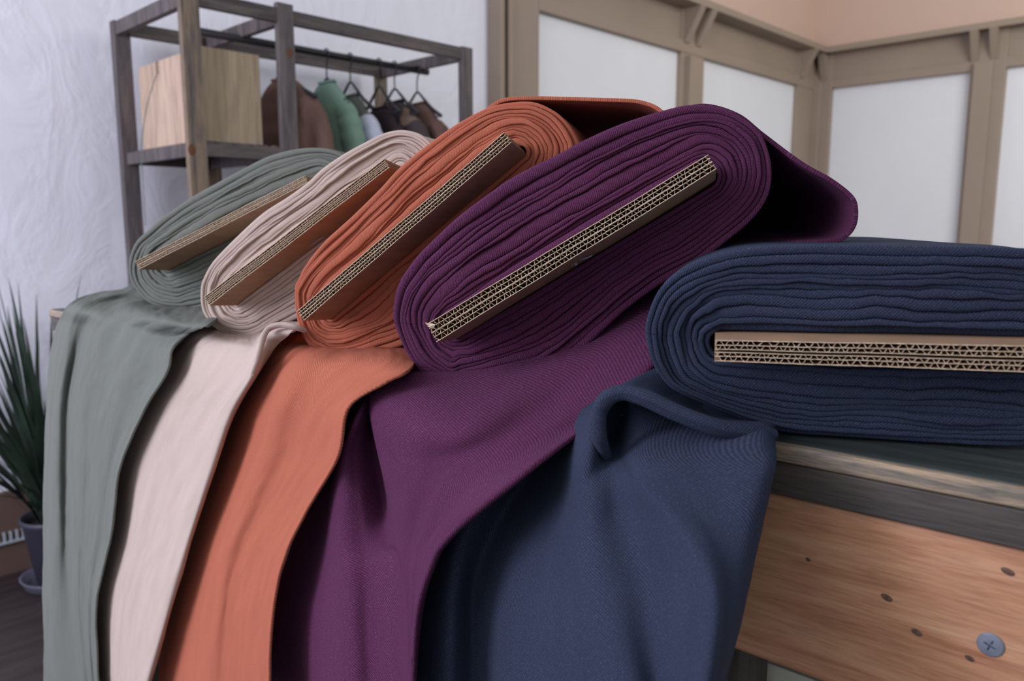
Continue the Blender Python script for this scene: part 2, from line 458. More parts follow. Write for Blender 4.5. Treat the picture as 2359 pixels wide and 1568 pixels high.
# ------------------------------------------------------------------ fabric bolts
def hplane(az_px, anchor):
    """vertical end plane whose normal is the level bolt axis heading to azimuth az_px; through anchor point"""
    d = ray(az_px, 784); a = Vector((d.x, d.y, 0)).normalized()
    e1 = Vector((0, 0, 1)).cross(a) * -1      # to the right
    return anchor, a, e1


def at_depth(px, py, Z):
    d = ray(px, py); A = Vector((-math.sin(AZ), math.cos(AZ), 0))
    return CAM + d * (Z / d.dot(A))


def poly_len(P):
    return np.concatenate([[0], np.cumsum(np.linalg.norm(np.diff(P, axis=0), axis=1))])


def resample(P, n, closed=True):
    Q = np.vstack([P, P[:1]]) if closed else P
    L = poly_len(Q); t = np.linspace(0, L[-1], n, endpoint=not closed)
    return np.stack([np.interp(t, L, Q[:, i]) for i in range(Q.shape[1])], 1), L[-1]


def fbm(x, y, z=0): return noise.noise(Vector((x, y, z)))


def make_roll(name, mat, parent, O, A, E1, contour_px, board_px, S, seed, length=.34, depth_amp=.006, wob=.35, T=560, notch=()):
    EZ_ = Vector((0, 0, 1))
    to2 = lambda px, py: (lambda p: ((p - O).dot(E1), (p - O).z))(hit(px, py, O, A))
    C = np.array([to2(*p) for p in contour_px])
    C = spline(C, 12, True); C, per = resample(C, T)
    B = [np.array(to2(*p)) for p in board_px]   # TL TR BR BL
    a = (B[0] + B[3]) / 2; b = (B[1] + B[2]) / 2
    r = max(np.linalg.norm(B[0] - B[3]), np.linalg.norm(B[1] - B[2])) / 2 * 1.03
    u = (b - a) / np.linalg.norm(b - a); nrm = np.array([-u[1], u[0]])
    a2 = a + u * r * .6; b2 = b - u * r * .6; Lb = np.linalg.norm(b2 - a2)
    s = np.clip((C - a2) @ u, 0, Lb)[:, None]
    Q = a2 + s * u
    d = C - Q; Dn = np.linalg.norm(d, axis=1)
    # smooth the directions a little
    k = np.hanning(21); k /= k.sum()
    def sm(X): return np.stack([np.convolve(np.concatenate([X[-10:, i], X[:, i], X[:10, i]]), k, 'valid') for i in range(X.shape[1])], 1)
    Q = sm(Q); d = C - Q; Dn = np.linalg.norm(d, axis=1); d = d / Dn[:, None]
    # sector weights
    cn = d @ nrm; cu = d @ u
    W = np.stack([np.clip(cn, 0, 1) ** 2, np.clip(cu, 0, 1) ** 2, np.clip(-cn, 0, 1) ** 2, np.clip(-cu, 0, 1) ** 2], 1)
    W /= W.sum(1)[:, None]
    K = len(S[0]) - 1
    Sm = np.array(S)                        # 4 x K+1
    bk = W @ Sm                             # T x K+1
    rng = random.Random(seed)
    ang = np.arange(T) / T * 2 * math.pi
    per_i = per
    for kk in range(1, K):
        dw = min(1.0, 4 * min(kk, K - kk) / K)
        for t in range(T):
            gx, gy = math.cos(ang[t]) * 2.6, math.sin(ang[t]) * 2.6
            px_ = math.cos(ang[t]) * 9; py_ = math.sin(ang[t]) * 9
            nse = .7 * fbm(gx, gy, seed + kk * .35) + .3 * fbm(px_, py_, seed + kk * .6)
            bk[t, kk] += wob * dw * nse / K * 2.0
    for (kk, ang_c, wid, amt) in notch:     # pinched or kinked places
        dd = np.abs((np.arange(T) / T - ang_c + .5) % 1 - .5)
        g = np.exp(-(dd / wid) ** 2) * amt
        for j in range(1, K): bk[:, j] += g * math.exp(-((j - kk) / 1.6) ** 2)
    for kk in range(1, K + 1): bk[:, kk] = np.maximum(bk[:, kk], bk[:, kk - 1] + .10 / K)
    GG = np.array([[min(1, max(.06, .5 + 1.5 * fbm(math.cos(ang[t]) * 1.9, math.sin(ang[t]) * 1.9, seed * 1.3 + kk * 2.9))) if 0 < kk < K else 1.0 for kk in range(K + 1)] for t in range(T)])
    bk /= bk[:, -1:]
    rr = r + bk * np.maximum(Dn - r, .002)[:, None]
    vs_ = [-1, -.93, -.8, -.55, -.25, .05, .35, .6, .8, .93, 1]
    V = []; UV = []; ncol = 0
    cols = []
    for kk in range(K):
        for iv, v in enumerate(vs_):
            col = []
            for t in range(T):
                w_ = rr[t, kk + 1] - rr[t, kk]
                f = (v + 1) / 2
                rad = rr[t, kk] + w_ * f
                gg = GG[t, kk] if v < 0 else GG[t, kk + 1]
                Aamp = min(max(w_ * .5, .0008), depth_amp * .6) * (.3 + .7 * gg)
                z = Aamp * (1 - (1 - min(1, abs(v)) ** 2.6) ** .5)
                if abs(v) == 1: z += .0045 * gg
                fo = .0035 * fbm(math.cos(ang[t]) * 1.5, math.sin(ang[t]) * 1.5, seed * 3.1 + kk * 1.7) + .003 * fbm(seed, kk * 2.3, 0.5)
                z += fo
                P = Q[t] + d[t] * rad
                P3 = O + E1 * P[0] + EZ_ * P[1] + A * z
                col.append(P3)
                UV.append((per_i * t / T, kk * .013 + f * max(w_, .004) * 1.2))
            V += col
    ncol = K * len(vs_)
    # body going back along the axis
    ext = [.012, .03, .07, .15, length]
    for j, e in enumerate(ext):
        for t in range(T):
            P = Q[t] + d[t] * (rr[t, K] * 1.0 - .0004 + .0012 * fbm(t * .02, e * 20, seed))
            V.append(O + E1 * P[0] + EZ_ * P[1] + A * e); UV.append((per_i * t / T, K * .013 + e))
    ncol += len(ext)
    Fc = []
    for c in range(ncol - 1):
        for t in range(T):
            t2 = (t + 1) % T
            if t2 == 0 and False: continue
            Fc.append((c * T + t, c * T + t2, (c + 1) * T + t2, (c + 1) * T + t))
    # back cap
    Vc = sum((V[(ncol - 1) * T + t] for t in range(T)), Vector()) / T
    V.append(Vc); UV.append((0, 0)); ci = len(V) - 1
    for t in range(T): Fc.append(((ncol - 1) * T + t, (ncol - 1) * T + (t + 1) % T, ci))
    o = mesh(name, V, Fc, mat, parent, True, UV)
    return o, C


def make_board(parent, O, A, E1, quad_px, seed, protr, period, axis_dn=0.0, gap=.0):
    """folded double-wall cardboard core: flat liners with fluting between them"""
    EZ_ = Vector((0, 0, 1))
    P = [hit(px, py, O, A) for px, py in quad_px]   # TL TR BR BL
    L0 = (P[0] + P[3]) / 2; L1 = (P[1] + P[2]) / 2
    U_ = (L1 - L0); Wd = U_.length; U_.normalize()
    Nn = A.cross(U_).normalized()
    if Nn.z < 0: Nn = -Nn
    T0 = abs((P[0] - P[3]).dot(Nn)); T1 = abs((P[1] - P[2]).dot(Nn))
    Ax = (A + EZ_ * axis_dn).normalized(); 
    core = None
    th = .0003
    rng = random.Random(seed)
    # liner heights as fractions of thickness
    f0 = [0, .26, .485, .525, .76, 1.0] if not gap else [0, .23, .42, .57, .77, 1.0]
    n = 90
    def place(x, y, z):      # x along 0..Wd, y fraction across, z depth
        Tt = T0 + (T1 - T0) * x / Wd
        wv = .0006 * fbm(x * 18, seed, 0)
        return L0 + U_ * x + Nn * ((y - .5) * Tt + wv) + Ax * z
    V = []; Fc = []
    def strip(fn, th_, z0, z1, nn, V, Fc, jag=0.0):
        base = len(V)
        for i in range(nn + 1):
            x = Wd * i / nn
            c0 = fn(x); dx = Wd / nn * .5
            c1 = fn(max(0, x - dx)); c2 = fn(min(Wd, x + dx))
            p1 = place(max(0, x - dx), c1, 0); p2 = place(min(Wd, x + dx), c2, 0)
            tg = (p2 - p1).normalized(); nn_ = Ax.cross(tg).normalized()
            zz = z0 + jag * (rng.random() - .5)
            pa = place(x, c0, zz); pb_ = place(x, c0, z1)
            V += [pa + nn_ * th_ / 2, pa - nn_ * th_ / 2, pb_ - nn_ * th_ / 2, pb_ + nn_ * th_ / 2]
        for i in range(nn):
            a = base + 4 * i; b = a + 4
            Fc += [(a, a + 1, b + 1, b), (a + 1, a + 2, b + 2, b + 1), (a + 2, a + 3, b + 3, b + 2), (a + 3, a, b, b + 3)]
        e = base + 4 * nn
        Fc += [(base, base + 3, base + 2, base + 1), (e, e + 1, e + 2, e + 3)]
    for fi, y in enumerate(f0):
        strip(lambda x, y=y, fi=fi: y + .012 * fbm(x * 40, fi * 3.3, seed) * (1 if 0 < fi < 5 else .4), th * (1.3 if fi in (0, 5) else 1), -protr, .12, n, V, Fc, .0006)
    # inner filling deep inside so that the flutes end in the dark
    core = mesh('cardboard_core', V, Fc, M['card'], parent)
    core.data.materials.append(M['card_edge'])
    for pl_ in core.data.polygons:
        if abs(pl_.normal.dot(A)) > .8 and (pl_.center - O).dot(A) < -protr + .004: pl_.material_index = 1
    for q in range(5):
        if q == 2: continue
        V = []; Fc = []
        y0, y1 = f0[q], f0[q + 1]
        per = period * (1.0 if q in (0, 4) else .9)
        ph = rng.random() * 6
        def fl(x, y0=y0, y1=y1, per=per, ph=ph, q=q):
            s_ = math.sin(2 * math.pi * x / per + ph + 3.0 * fbm(x * 90, q * 7.7, seed))
            s_ = max(-1, min(1, s_ * 1.35)) * (.94 + .3 * fbm(x * 500, q, seed))
            return (y0 + y1) / 2 + (y1 - y0) / 2 * .93 * s_
        strip(fl, .00026, -protr + .0006, .035, 640, V, Fc, .0009)
        fo = mesh('fluting', V, Fc, M['card'], core)
        fo.data.materials.append(M['card_edge'])
        for k4 in range(3, 640 * 4, 4): fo.data.polygons[k4 - 3].material_index = 1  # only front edges pale; darker inner walls put shade into the flute holes
    return core


def make_drape(name, mat, parent, rows, dz, T_rows, seed, n=14, wr=.0006, th=.0022):
    """rows: lists of (px,py); dz[row][col] metres out from the table edge plane; first T_rows rows lie on the table"""
    G = []
    for i, row in enumerate(rows):
        g = []
        for j, cell in enumerate(row):
            px, py = cell[:2]
            if len(cell) > 2:
                p = at_depth(px, py, cell[2]); g.append((p.x, p.y, p.z)); continue
            z = dz[i][j]
            if i < T_rows:
                p = onz(px, py, ZTAB + z)
                q = hit(px, py, E0 + EN * .03, EN)
                if (p - E0).dot(EN) > .03 or (p - CAM).dot(Fw) < 0: p = q
            else:
                # z is measured towards the viewer from the plane of the table edge
                q = hit(px, py, E0, EN)
                dd = (q - CAM); dh = Vector((dd.x, dd.y, 0)).dot(Vector((-math.sin(AZ), math.cos(AZ), 0)))
                p = CAM + dd * ((dh - z) / dh)
            g.append((p.x, p.y, p.z))
        G.append(g)
    G = np.array(G)
    R1 = np.array([spline(G[:, j], n) for j in range(G.shape[1])])       # cols x R x 3
    R1 = R1.transpose(1, 0, 2)
    S = np.array([spline(R1[i], n) for i in range(R1.shape[0])])          # R x C x 3
    R, C_ = S.shape[:2]
    du = np.linalg.norm(np.diff(S, axis=1), axis=2).mean(0); dv = np.linalg.norm(np.diff(S, axis=0), axis=2).mean(1)
    uu = np.concatenate([[0], np.cumsum(du)]); vv = np.concatenate([[0], np.cumsum(dv)])
    # lengths along the cloth, smoothed over neighbouring rows, so that the weave keeps its size
    rl = np.linalg.norm(np.diff(S, axis=1), axis=2).sum(1); kw = max(3, R // 3) | 1
    kr = np.hanning(kw + 2)[1:-1]; kr /= kr.sum(); rl = np.convolve(np.pad(rl, kw // 2, mode='edge'), kr, 'valid')
    UL = (uu / uu[-1] - .5)[None, :] * rl[:, None]; VL = np.repeat(vv[:, None], C_, axis=1)
    gu = np.gradient(S, axis=1); gv = np.gradient(S, axis=0)
    Nn = np.cross(gu, gv); Nn /= (np.linalg.norm(Nn, axis=2)[:, :, None] + 1e-9)
    V = []; UV = []
    for i in range(R):
        for j in range(C_):
            h = wr * (fbm(uu[j] * 45, vv[i] * 16, seed) * 1.6 + .6 * fbm(uu[j] * 120, vv[i] * 60, seed + 3))
            V.append(S[i, j] + Nn[i, j] * h); UV.append((UL[i, j], VL[i, j]))
    Fc = [(i * C_ + j, i * C_ + j + 1, (i + 1) * C_ + j + 1, (i + 1) * C_ + j) for i in range(R - 1) for j in range(C_ - 1)]
    o = mesh(name, V, Fc, mat, parent, True, UV)
    s = o.modifiers.new('thickness', 'SOLIDIFY'); s.thickness = th; s.offset = 0
    return o


def grid_dz(base, amp, pat):
    return [[b + a * p for p in pat] for b, a in zip(base, amp)]


def make_loop(name, mat, parent, O, A, E1, px, z0, z1, seed, th=.0026, shrink=0.0, ctr=None):
    P = np.array([((lambda p: ((p - O).dot(E1), p.z - O.z))(hit(x, y, O, A))) for x, y in px])
    C = spline(P, 14); L = poly_len(C); V = []; UV = []
    if ctr: cp = hit(ctr[0], ctr[1], O, A); c0 = np.array(((cp - O).dot(E1), cp.z - O.z))
    zs = [z0, z0 + .002, z0 + .02, z0 + .05, z0 + .1, (z0 + z1) / 2, z1]
    for j, z in enumerate(zs):
        for i, p in enumerate(C):
            wv = .0025 * fbm(L[i] * 14, z * 8, seed)
            if ctr: p = p + (c0 - p) * (shrink * max(0, z - z0) / (z1 - z0))
            V.append(O + E1 * (p[0] + wv) + Vector((0, 0, 1)) * (p[1] - wv) + A * (z + .003 * fbm(L[i] * 20, seed, 0))); UV.append((L[i], z))
    n = len(C)
    Fc = [(j * n + i, j * n + i + 1, (j + 1) * n + i + 1, (j + 1) * n + i) for j in range(len(zs) - 1) for i in range(n - 1)]
    o = mesh(name, V, Fc, mat, parent, True, UV)
    s = o.modifiers.new('thickness', 'SOLIDIFY'); s.thickness = th; s.offset = 0
    b = o.modifiers.new('bevel', 'BEVEL'); b.width = th * .45; b.segments = 2; b.limit_method = 'ANGLE'
    return o


def even(K): return [i / K for i in range(K + 1)]


PAX = 1620
# contours (clockwise) of the visible roll ends
purple_c = [(905, 740), (905, 700), (918, 649), (957, 591), (995, 552), (1052, 499), (1119, 449), (1187, 403), (1287, 353), (1335, 327), (1426, 286), (1522, 255), (1593, 240), (1665, 248),
            (1713, 271), (1756, 312), (1777, 382), (1770, 449), (1732, 506), (1665, 563), (1608, 608), (1522, 656), (1440, 716), (1378, 774), (1316, 831),
            (1235, 866), (1139, 884), (1075, 889), (1039, 904), (1008, 888), (962, 852), (929, 803)]
rust_c = [(675, 665), (683, 645), (703, 609), (747, 556), (812, 495), (870, 437), (921, 382), (1000, 318), (1057, 279), (1120, 247), (1172, 235), (1226, 234), (1268, 250), (1298, 273), (1323, 307),
          (1335, 345), (1325, 410), (1290, 480), (1215, 570), (1130, 660), (1040, 735), (975, 775), (918, 800), (828, 822), (765, 825), (738, 815), (711, 799), (689, 766), (677, 722)]
beige_c = [(464, 665), (472, 636), (494, 597), (547, 540), (604, 490), (664, 452), (708, 420), (742, 389), (790, 356), (840, 328), (885, 306), (930, 299), (972, 312), (1003, 345), (1008, 390), (985, 450),
           (920, 530), (840, 610), (760, 680), (700, 725), (645, 752), (601, 777), (562, 783), (516, 768), (488, 747), (467, 712)]
green_c = [(294, 618), (298, 586), (312, 555), (339, 529), (370, 501), (419, 466), (454, 443), (535, 399), (593, 368), (631, 353), (689, 341), (746, 341), (790, 356), (822, 385), (830, 425), (800, 480),
           (720, 545), (640, 605), (560, 660), (500, 697), (464, 712), (422, 719), (376, 714), (338, 697), (308, 664), (297, 640)]
navy_c = [(1485, 765), (1493, 721), (1515, 671), (1551, 635), (1605, 604), (1682, 580), (1771, 569), (1928, 565), (2140, 567), (2359, 572), (2490, 585), (2580, 625),
          (2630, 700), (2640, 790), (2630, 880), (2590, 960), (2510, 1015), (2359, 1031), (2153, 1022), (1973, 1010), (1830, 1002), (1749, 985), (1681, 958), (1614, 930), (1551, 900), (1520, 868), (1497, 825)]

bolts = {}


def bolt(key, label, Zroll, anchor_px, contour, quad, S, seed, protr, period, mat, dn, az=PAX, gap=False, notch=(), wob=.35, length=.34):
    O = at_depth(anchor_px[0], anchor_px[1], Zroll) if Zroll else onz(anchor_px[0], anchor_px[1], ZTAB + .001)
    O, A, E1 = hplane(az, O)
    base = empty('fabric_bolt', (O.x, O.y, ZTAB)); tag(base, label, 'fabric bolt', 'fabric bolts leaning in a row on the work table')
    bpy.context.view_layer.update()
    # board centre line seen on its own plane, shifted forward
    Ob = O - A * protr
    P = [hit(px, py, Ob, A) for px, py in quad]
    # same points carried back to the roll plane (projected along the axis) for the inner outline
    Q2 = []
    for p in P:
        q = p + A * protr + Vector((0, 0, 1)) * (dn * protr); d = q - CAM
        X = (d.dot(Rt) / d.dot(Fw)) * 1800 + 1179.5; Y = 784 - (d.dot(Up) / d.dot(Fw)) * 1800
        Q2.append((X, Y))
    make_roll('roll', mat, base, O, A, E1, contour, Q2, S, seed, notch=notch, wob=wob, length=length)
    make_board(base, Ob, A, E1, quad, seed, 0.0, period, dn, gap)
    bolts[key] = (base, O, A, E1)
    return base, O, A, E1


top_p = [0, .15, .20, .25, .31, .48, .53, .66, .70, .74, .85, 1]
bot_p = [0, .08, .19, .25, .37, .43, .54, .60, .70, .77, .87, 1]
ev = even(11)
bolt('purple', 'deep purple fabric bolt with its torn-cornered cardboard core, leaning on the flat navy bolt', .505, (1300, 600), purple_c,
     [(988, 744), (1636, 355), (1647, 391), (1000, 790)], [top_p, ev, bot_p, ev], 11, .038, .0054, M['purple'], -.10, notch=((9, .80, .018, .05), (5, .81, .03, .03)))
top_r = [0, .22, .28, .42, .46, .50, .66, .70, .75, .83, .89, 1]
bolt('rust', 'rust orange fabric bolt leaning between the pale beige and the purple bolts', .60, (900, 560), rust_c,
     [(684, 717), (1162, 305), (1178, 327), (699, 738)], [top_r, ev, bot_p, ev], 23, .042, .0056, M['rust'], -.10, notch=((4, .80, .03, .09), (3, .74, .02, -.05)))
bolt('beige', 'pale beige fabric bolt leaning between the sage green and the rust orange bolts', .70, (650, 560), beige_c,
     [(470, 684), (885, 366), (897, 384), (480, 704)], [top_r, ev, bot_p, ev], 37, .040, .0060, M['beige'], -.10, gap=True)
bolt('green', 'sage green fabric bolt at the far left end of the row', .86, (500, 560), green_c,
     [(313, 602), (703, 405), (709, 419), (317, 621)], [top_p, ev, bot_p, ev], 51, .045, .0056, M['sage'], -.08)
top_n = [0, .10, .17, .30, .42, .50, .56, .64, .70, .79, .89, 1]
bot_n = [0, .12, .20, .36, .50, .58, .66, .73, .80, .87, .93, 1]
bolt('navy', 'navy blue fabric bolt lying flat at the right end of the table', None, (1800, 1003), navy_c,
     [(1643, 784), (2532, 800), (2532, 862), (1650, 831)], [top_n, ev, bot_n, ev], 67, .026, .0052, M['navy'], 0.0, az=1640, gap=True, wob=.45)

# loose outer turns hanging off the back of the purple and rust rolls
b, O, A, E1 = bolts['purple']
make_loop('loose_wrap', M['purple'], b, O, A, E1, [(1480, 275), (1560, 248), (1625, 237), (1700, 262), (1760, 309), (1850, 375), (1915, 412), (1965, 452), (1978, 485), (1974, 525),
                                             (1948, 553), (1900, 562), (1810, 566), (1720, 590), (1640, 640), (1560, 690)], .006, .40, 5, shrink=.75, ctr=(1650, 470))
b, O, A, E1 = bolts['rust']
make_loop('loose_wrap', M['rust'], b, O, A, E1, [(1100, 282), (1118, 256), (1140, 240), (1172, 231), (1230, 228), (1330, 224), (1430, 223), (1480, 231), (1520, 252), (1560, 300), (1580, 370), (1560, 450), (1490, 520)], .004, .30, 9)

# ---- hanging cloths
# sage
rows = [
    [(312, 640), (325, 655), (340, 672), (362, 690), (400, 700), (440, 700), (480, 690), (520, 690)],
    [(285, 665), (300, 671), (318, 683), (338, 692), (368, 708), (410, 719), (455, 720), (510, 722)],
    [(222, 675), (245, 683), (268, 691), (292, 702), (332, 722), (380, 737), (430, 745), (484, 747)],
    [(165, 698), (190, 708), (222, 717), (247, 730), (290, 747), (340, 762), (390, 775), (430, 770)],
    [(135, 745), (165, 748), (198, 752), (222, 765), (265, 790), (315, 800), (360, 812), (398, 805)],
    [(117, 820), (150, 822), (176, 830), (202, 840), (245, 850), (295, 860), (345, 866), (384, 858)],
    [(108, 930), (135, 930), (160, 930), (187, 935), (225, 940), (265, 945), (305, 950), (334, 945)],
    [(103, 1080), (130, 1080), (154, 1080), (180, 1080), (210, 1082), (237, 1085), (260, 1085), (276, 1080)],
    [(101, 1230), (130, 1230), (156, 1235), (178, 1235), (200, 1235), (222, 1235), (243, 1235), (258, 1230)],
    [(101, 1400), (125, 1400), (164, 1400), (180, 1400), (193, 1400), (204, 1400), (213, 1400), (221, 1398)],
    [(103, 1620), (130, 1620), (190, 1620), (199, 1620), (208, 1620), (216, 1620), (224, 1620), (231, 1620)]]
pat = [-.012, .016, -.006, .014, .012, .024, .022, .045]
dz = grid_dz([.012, .012, .014, .03, .04, .05, .06, .07, .08, .09, .10], [0, .1, .2, .5, .9, 1, 1, 1, 1, 1, 1], pat)
make_drape('hanging_cloth', M['sage'], bolts['green'][0], rows, dz, 3, 2.0, wr=.0009)
# beige
rows = [
    [(470, 735), (500, 742), (530, 748), (560, 750), (600, 745), (650, 735), (700, 735)],
    [(445, 758), (485, 765), (522, 778), (562, 786), (597, 786), (625, 756), (692, 752)],
    [(400, 800), (440, 800), (480, 800), (530, 805), (575, 815), (601, 795), (640, 790)],
    [(355, 860), (400, 865), (440, 870), (490, 875), (540, 880), (583, 860), (600, 850)],
    [(310, 950), (345, 955), (390, 960), (430, 965), (480, 970), (530, 955), (543, 945)],
    [(270, 1080), (305, 1085), (345, 1090), (385, 1095), (430, 1098), (485, 1085), (494, 1078)],
    [(235, 1230), (275, 1230), (315, 1232), (345, 1235), (385, 1235), (438, 1228), (446, 1222)],
    [(205, 1380), (245, 1380), (280, 1385), (305, 1385), (340, 1385), (395, 1375), (403, 1370)],
    [(190, 1620), (225, 1620), (255, 1620), (275, 1620), (295, 1620), (326, 1620), (334, 1620)]]
pat = [-.02, .0, .016, .018, .024, .036, .0]
dz = grid_dz([.004, .006, .03, .045, .055, .065, .075, .085, .095], [0, .25, .7, 1, 1, 1, 1, 1, 1], pat)
make_drape('hanging_cloth', M['beige'], bolts['beige'][0], rows, dz, 1, 5.0)
# rust
rows = [
    [(690, 760), (720, 775), (760, 790), (800, 795), (850, 790), (900, 785), (960, 790)],
    [(640, 795), (680, 800), (730, 812), (785, 822), (850, 822), (905, 830), (950, 846)],
    [(585, 870), (630, 850), (680, 850), (740, 860), (800, 868), (850, 876), (892, 882)],
    [(535, 950), (585, 930), (640, 930), (690, 935), (740, 940), (778, 942), (804, 938)],
    [(480, 1050), (545, 1040), (610, 1040), (660, 1045), (705, 1048), (748, 1052), (779, 1052)],
    [(430, 1180), (500, 1170), (560, 1170), (600, 1170), (640, 1172), (678, 1176), (706, 1177)],
    [(395, 1300), (460, 1290), (515, 1290), (550, 1290), (585, 1290), (622, 1292), (655, 1290)],
    [(375, 1430), (430, 1430), (495, 1430), (525, 1430), (560, 1430), (597, 1430), (626, 1430)],
    [(365, 1620), (405, 1620), (470, 1620), (515, 1620), (550, 1620), (590, 1620), (622, 1620)]]
pat = [-.03, -.008, .022, .017, .02, .028, .04]
dz = grid_dz([.006, .012, .035, .045, .05, .06, .07, .08, .09], [0, .3, .7, 1, 1, 1, 1, 1, 1], pat)
make_drape('hanging_cloth', M['rust'], bolts['rust'][0], rows, dz, 1, 8.0)
# purple
rows = [
    [(850, 840), (875, 845), (900, 850), (930, 850), (960, 850), (1000, 850), (1130, 830, .53), (1330, 760, .53), (1600, 590, .545), (1900, 558, .56)],
    [(815, 920), (832, 915), (848, 910), (858, 905), (868, 898), (900, 880), (1100, 880, .50), (1340, 820, .49), (1570, 680, .51), (1770, 620, .54)],
    [(780, 1000), (800, 990), (818, 965), (840, 952), (860, 945), (868, 950), (1060, 985), (1270, 930, .455), (1488, 850, .45), (1540, 800, .475)],
    [(755, 1060), (775, 1060), (787, 1050), (820, 1050), (870, 1045), (891, 1060), (1020, 1060), (1180, 1030, .425), (1388, 952, .435), (1415, 925, .455)],
    [(715, 1150), (750, 1150), (779, 1150), (830, 1150), (888, 1150), (913, 1150), (990, 1140), (1075, 1130), (1197, 1096), (1225, 1075)],
    [(680, 1240), (735, 1240), (779, 1245), (840, 1250), (898, 1245), (922, 1250), (955, 1250), (990, 1245), (1032, 1240), (1046, 1230)],
    [(650, 1330), (720, 1330), (790, 1325), (855, 1310), (915, 1290), (930, 1305), (945, 1315), (965, 1315), (988, 1320), (998, 1310)],
    [(615, 1430), (700, 1430), (793, 1430), (855, 1430), (918, 1430), (942, 1430), (947, 1430), (953, 1430), (960, 1430), (968, 1425)],
    [(600, 1620), (700, 1620), (800, 1620), (865, 1620), (925, 1620), (946, 1620), (947, 1620), (948, 1620), (949, 1620), (955, 1620)]]
pat = [-.035, -.02, .022, .010, -.022, .022, .026, .030, .036, .006]
dz = grid_dz([.004, .03, .045, .05, .055, .06, .07, .08, .09], [0, .3, .9, 1, 1, 1, 1, 1, 1], pat)
for r_ in (6, 7, 8): dz[r_][4] += .035
dz[5][4] += .02
make_drape('hanging_cloth', M['purple'], bolts['purple'][0], rows, dz, 1, 12.0, wr=.0005)
# navy
rows = [
    [(1240, 900), (1290, 890), (1330, 880), (1380, 870), (1440, 870), (1520, 880), (1620, 920), (1700, 960), (1770, 975), (1795, 980)],
    [(1190, 960), (1250, 960), (1300, 955), (1345, 950), (1384, 945), (1450, 925), (1530, 950), (1640, 990), (1745, 985), (1779, 990)],
    [(1120, 1060), (1180, 1060), (1240, 1060), (1300, 1050), (1365, 1020), (1415, 1005), (1480, 1050), (1620, 1060), (1762, 1060), (1782, 1058)],
    [(1050, 1150), (1110, 1150), (1180, 1150), (1270, 1150), (1345, 1130), (1415, 1080), (1490, 1122), (1630, 1140), (1748, 1140), (1768, 1132)],
    [(1010, 1250), (1060, 1250), (1130, 1250), (1240, 1250), (1348, 1240), (1440, 1190), (1565, 1215), (1660, 1240), (1727, 1250), (1744, 1242)],
    [(980, 1350), (1040, 1350), (1100, 1350), (1220, 1350), (1366, 1350), (1490, 1320), (1622, 1325), (1670, 1340), (1708, 1350), (1722, 1345)],
    [(950, 1460), (1030, 1460), (1095, 1460), (1200, 1460), (1388, 1460), (1510, 1450), (1633, 1450), (1660, 1455), (1682, 1460), (1695, 1460)],
    [(925, 1640), (1020, 1640), (1100, 1640), (1200, 1640), (1432, 1640), (1530, 1640), (1612, 1640), (1626, 1640), (1636, 1640), (1643, 1640)]]
pat = [-.02, .004, -.028, -.004, .026, .012, .024, .014, .004, -.02]
dz = grid_dz([.003, .012, .035, .045, .055, .065, .075, .085], [0, .3, .8, 1, 1, 1, 1, 1], pat)
dz[1][5] -= .035; dz[2][5] -= .030; dz[1][6] -= .02; dz[2][4] += .006; dz[1][4] += .01
make_drape('hanging_cloth', M['navy'], bolts['navy'][0], rows, dz, 1, 15.0, wr=.0005)
# the navy cloth's rolled-over lip
def make_lip(parent, mat, path, outs, r_max, r_end, seed=0):
    q = []
    for (x, y), o_ in zip(path, outs):
        p = hit(x, y, E0 + EN * o_, EN); q.append((p.x, p.y, p.z))
    q = spline(np.array(q), 12); n_ = len(q)
    rad = []
    for i in range(n_):
        f = i / (n_ - 1); e = min(1, f / .18) ** .6 * min(1, (1 - f) / .25 + r_end / r_max)
        rad.append(max(.0008, r_max * min(1, e)) * (1 + .12 * fbm(f * 9, seed, 0)))
    V, Fc = tube(q, rad, 14); L = poly_len(np.array(q))
    mesh('folded_lip', V, Fc, mat, parent, True, [(L[i // 14], (i % 14) / 14 * .03) for i in range(len(V))])


make_lip(bolts['navy'][0], M['navy'], [(1416, 1082), (1398, 1050), (1382, 1012), (1377, 975), (1384, 940), (1404, 914), (1440, 904), (1490, 918), (1540, 942), (1595, 965), (1655, 985), (1720, 995), (1785, 1002)],
         [.030, .044, .052, .052, .050, .048, .045, .043, .040, .036, .030, .020, .008], .0042, .003)


def zc(px, py, o_):
    d = hit(px, py, E0 + EN * o_, EN) - CAM
    return Vector((d.x, d.y, 0)).dot(Vector((-math.sin(AZ), math.cos(AZ), 0)))


fr = [(1384, 944, .048), (1404, 918, .046), (1440, 908, .043), (1490, 921, .041), (1540, 945, .038), (1595, 968, .034), (1655, 988, .028), (1720, 997, .018)]
md = [(1408, 915), (1430, 893), (1462, 880), (1510, 888), (1560, 912), (1620, 938), (1690, 965), (1750, 985)]
bk_ = [(1450, 890), (1475, 872), (1510, 850), (1560, 850), (1610, 880), (1670, 915), (1730, 950), (1790, 980)]
rows = [[(x, y, .452) for x, y in bk_], [(x, y, .43) for x, y in md], [(x, y, zc(x, y, o_)) for x, y, o_ in fr]]
make_drape('cloth_turn', M['navy'], bolts['navy'][0], rows, [[0] * 8] * 3, 0, 21.0, wr=.0004)
make_lip(bolts['beige'][0], M['beige'], [(575, 875), (590, 838), (600, 800), (608, 772), (622, 755), (648, 748), (680, 753), (705, 762)],
         [.045, .042, .038, .034, .028, .022, .016, .008], .0024, .0015)


# loose threads and a torn corner on the cardboard
def thread(key, pts):
    base, O, A, E1 = bolts[key]
    q = [tuple(hit(x, y, O - A * .012, A)) for x, y in pts]
    V, Fc = tube(spline(np.array(q), 5), .0005, 6)
    mesh('stray_thread', V, Fc, M['thread'], base, True)


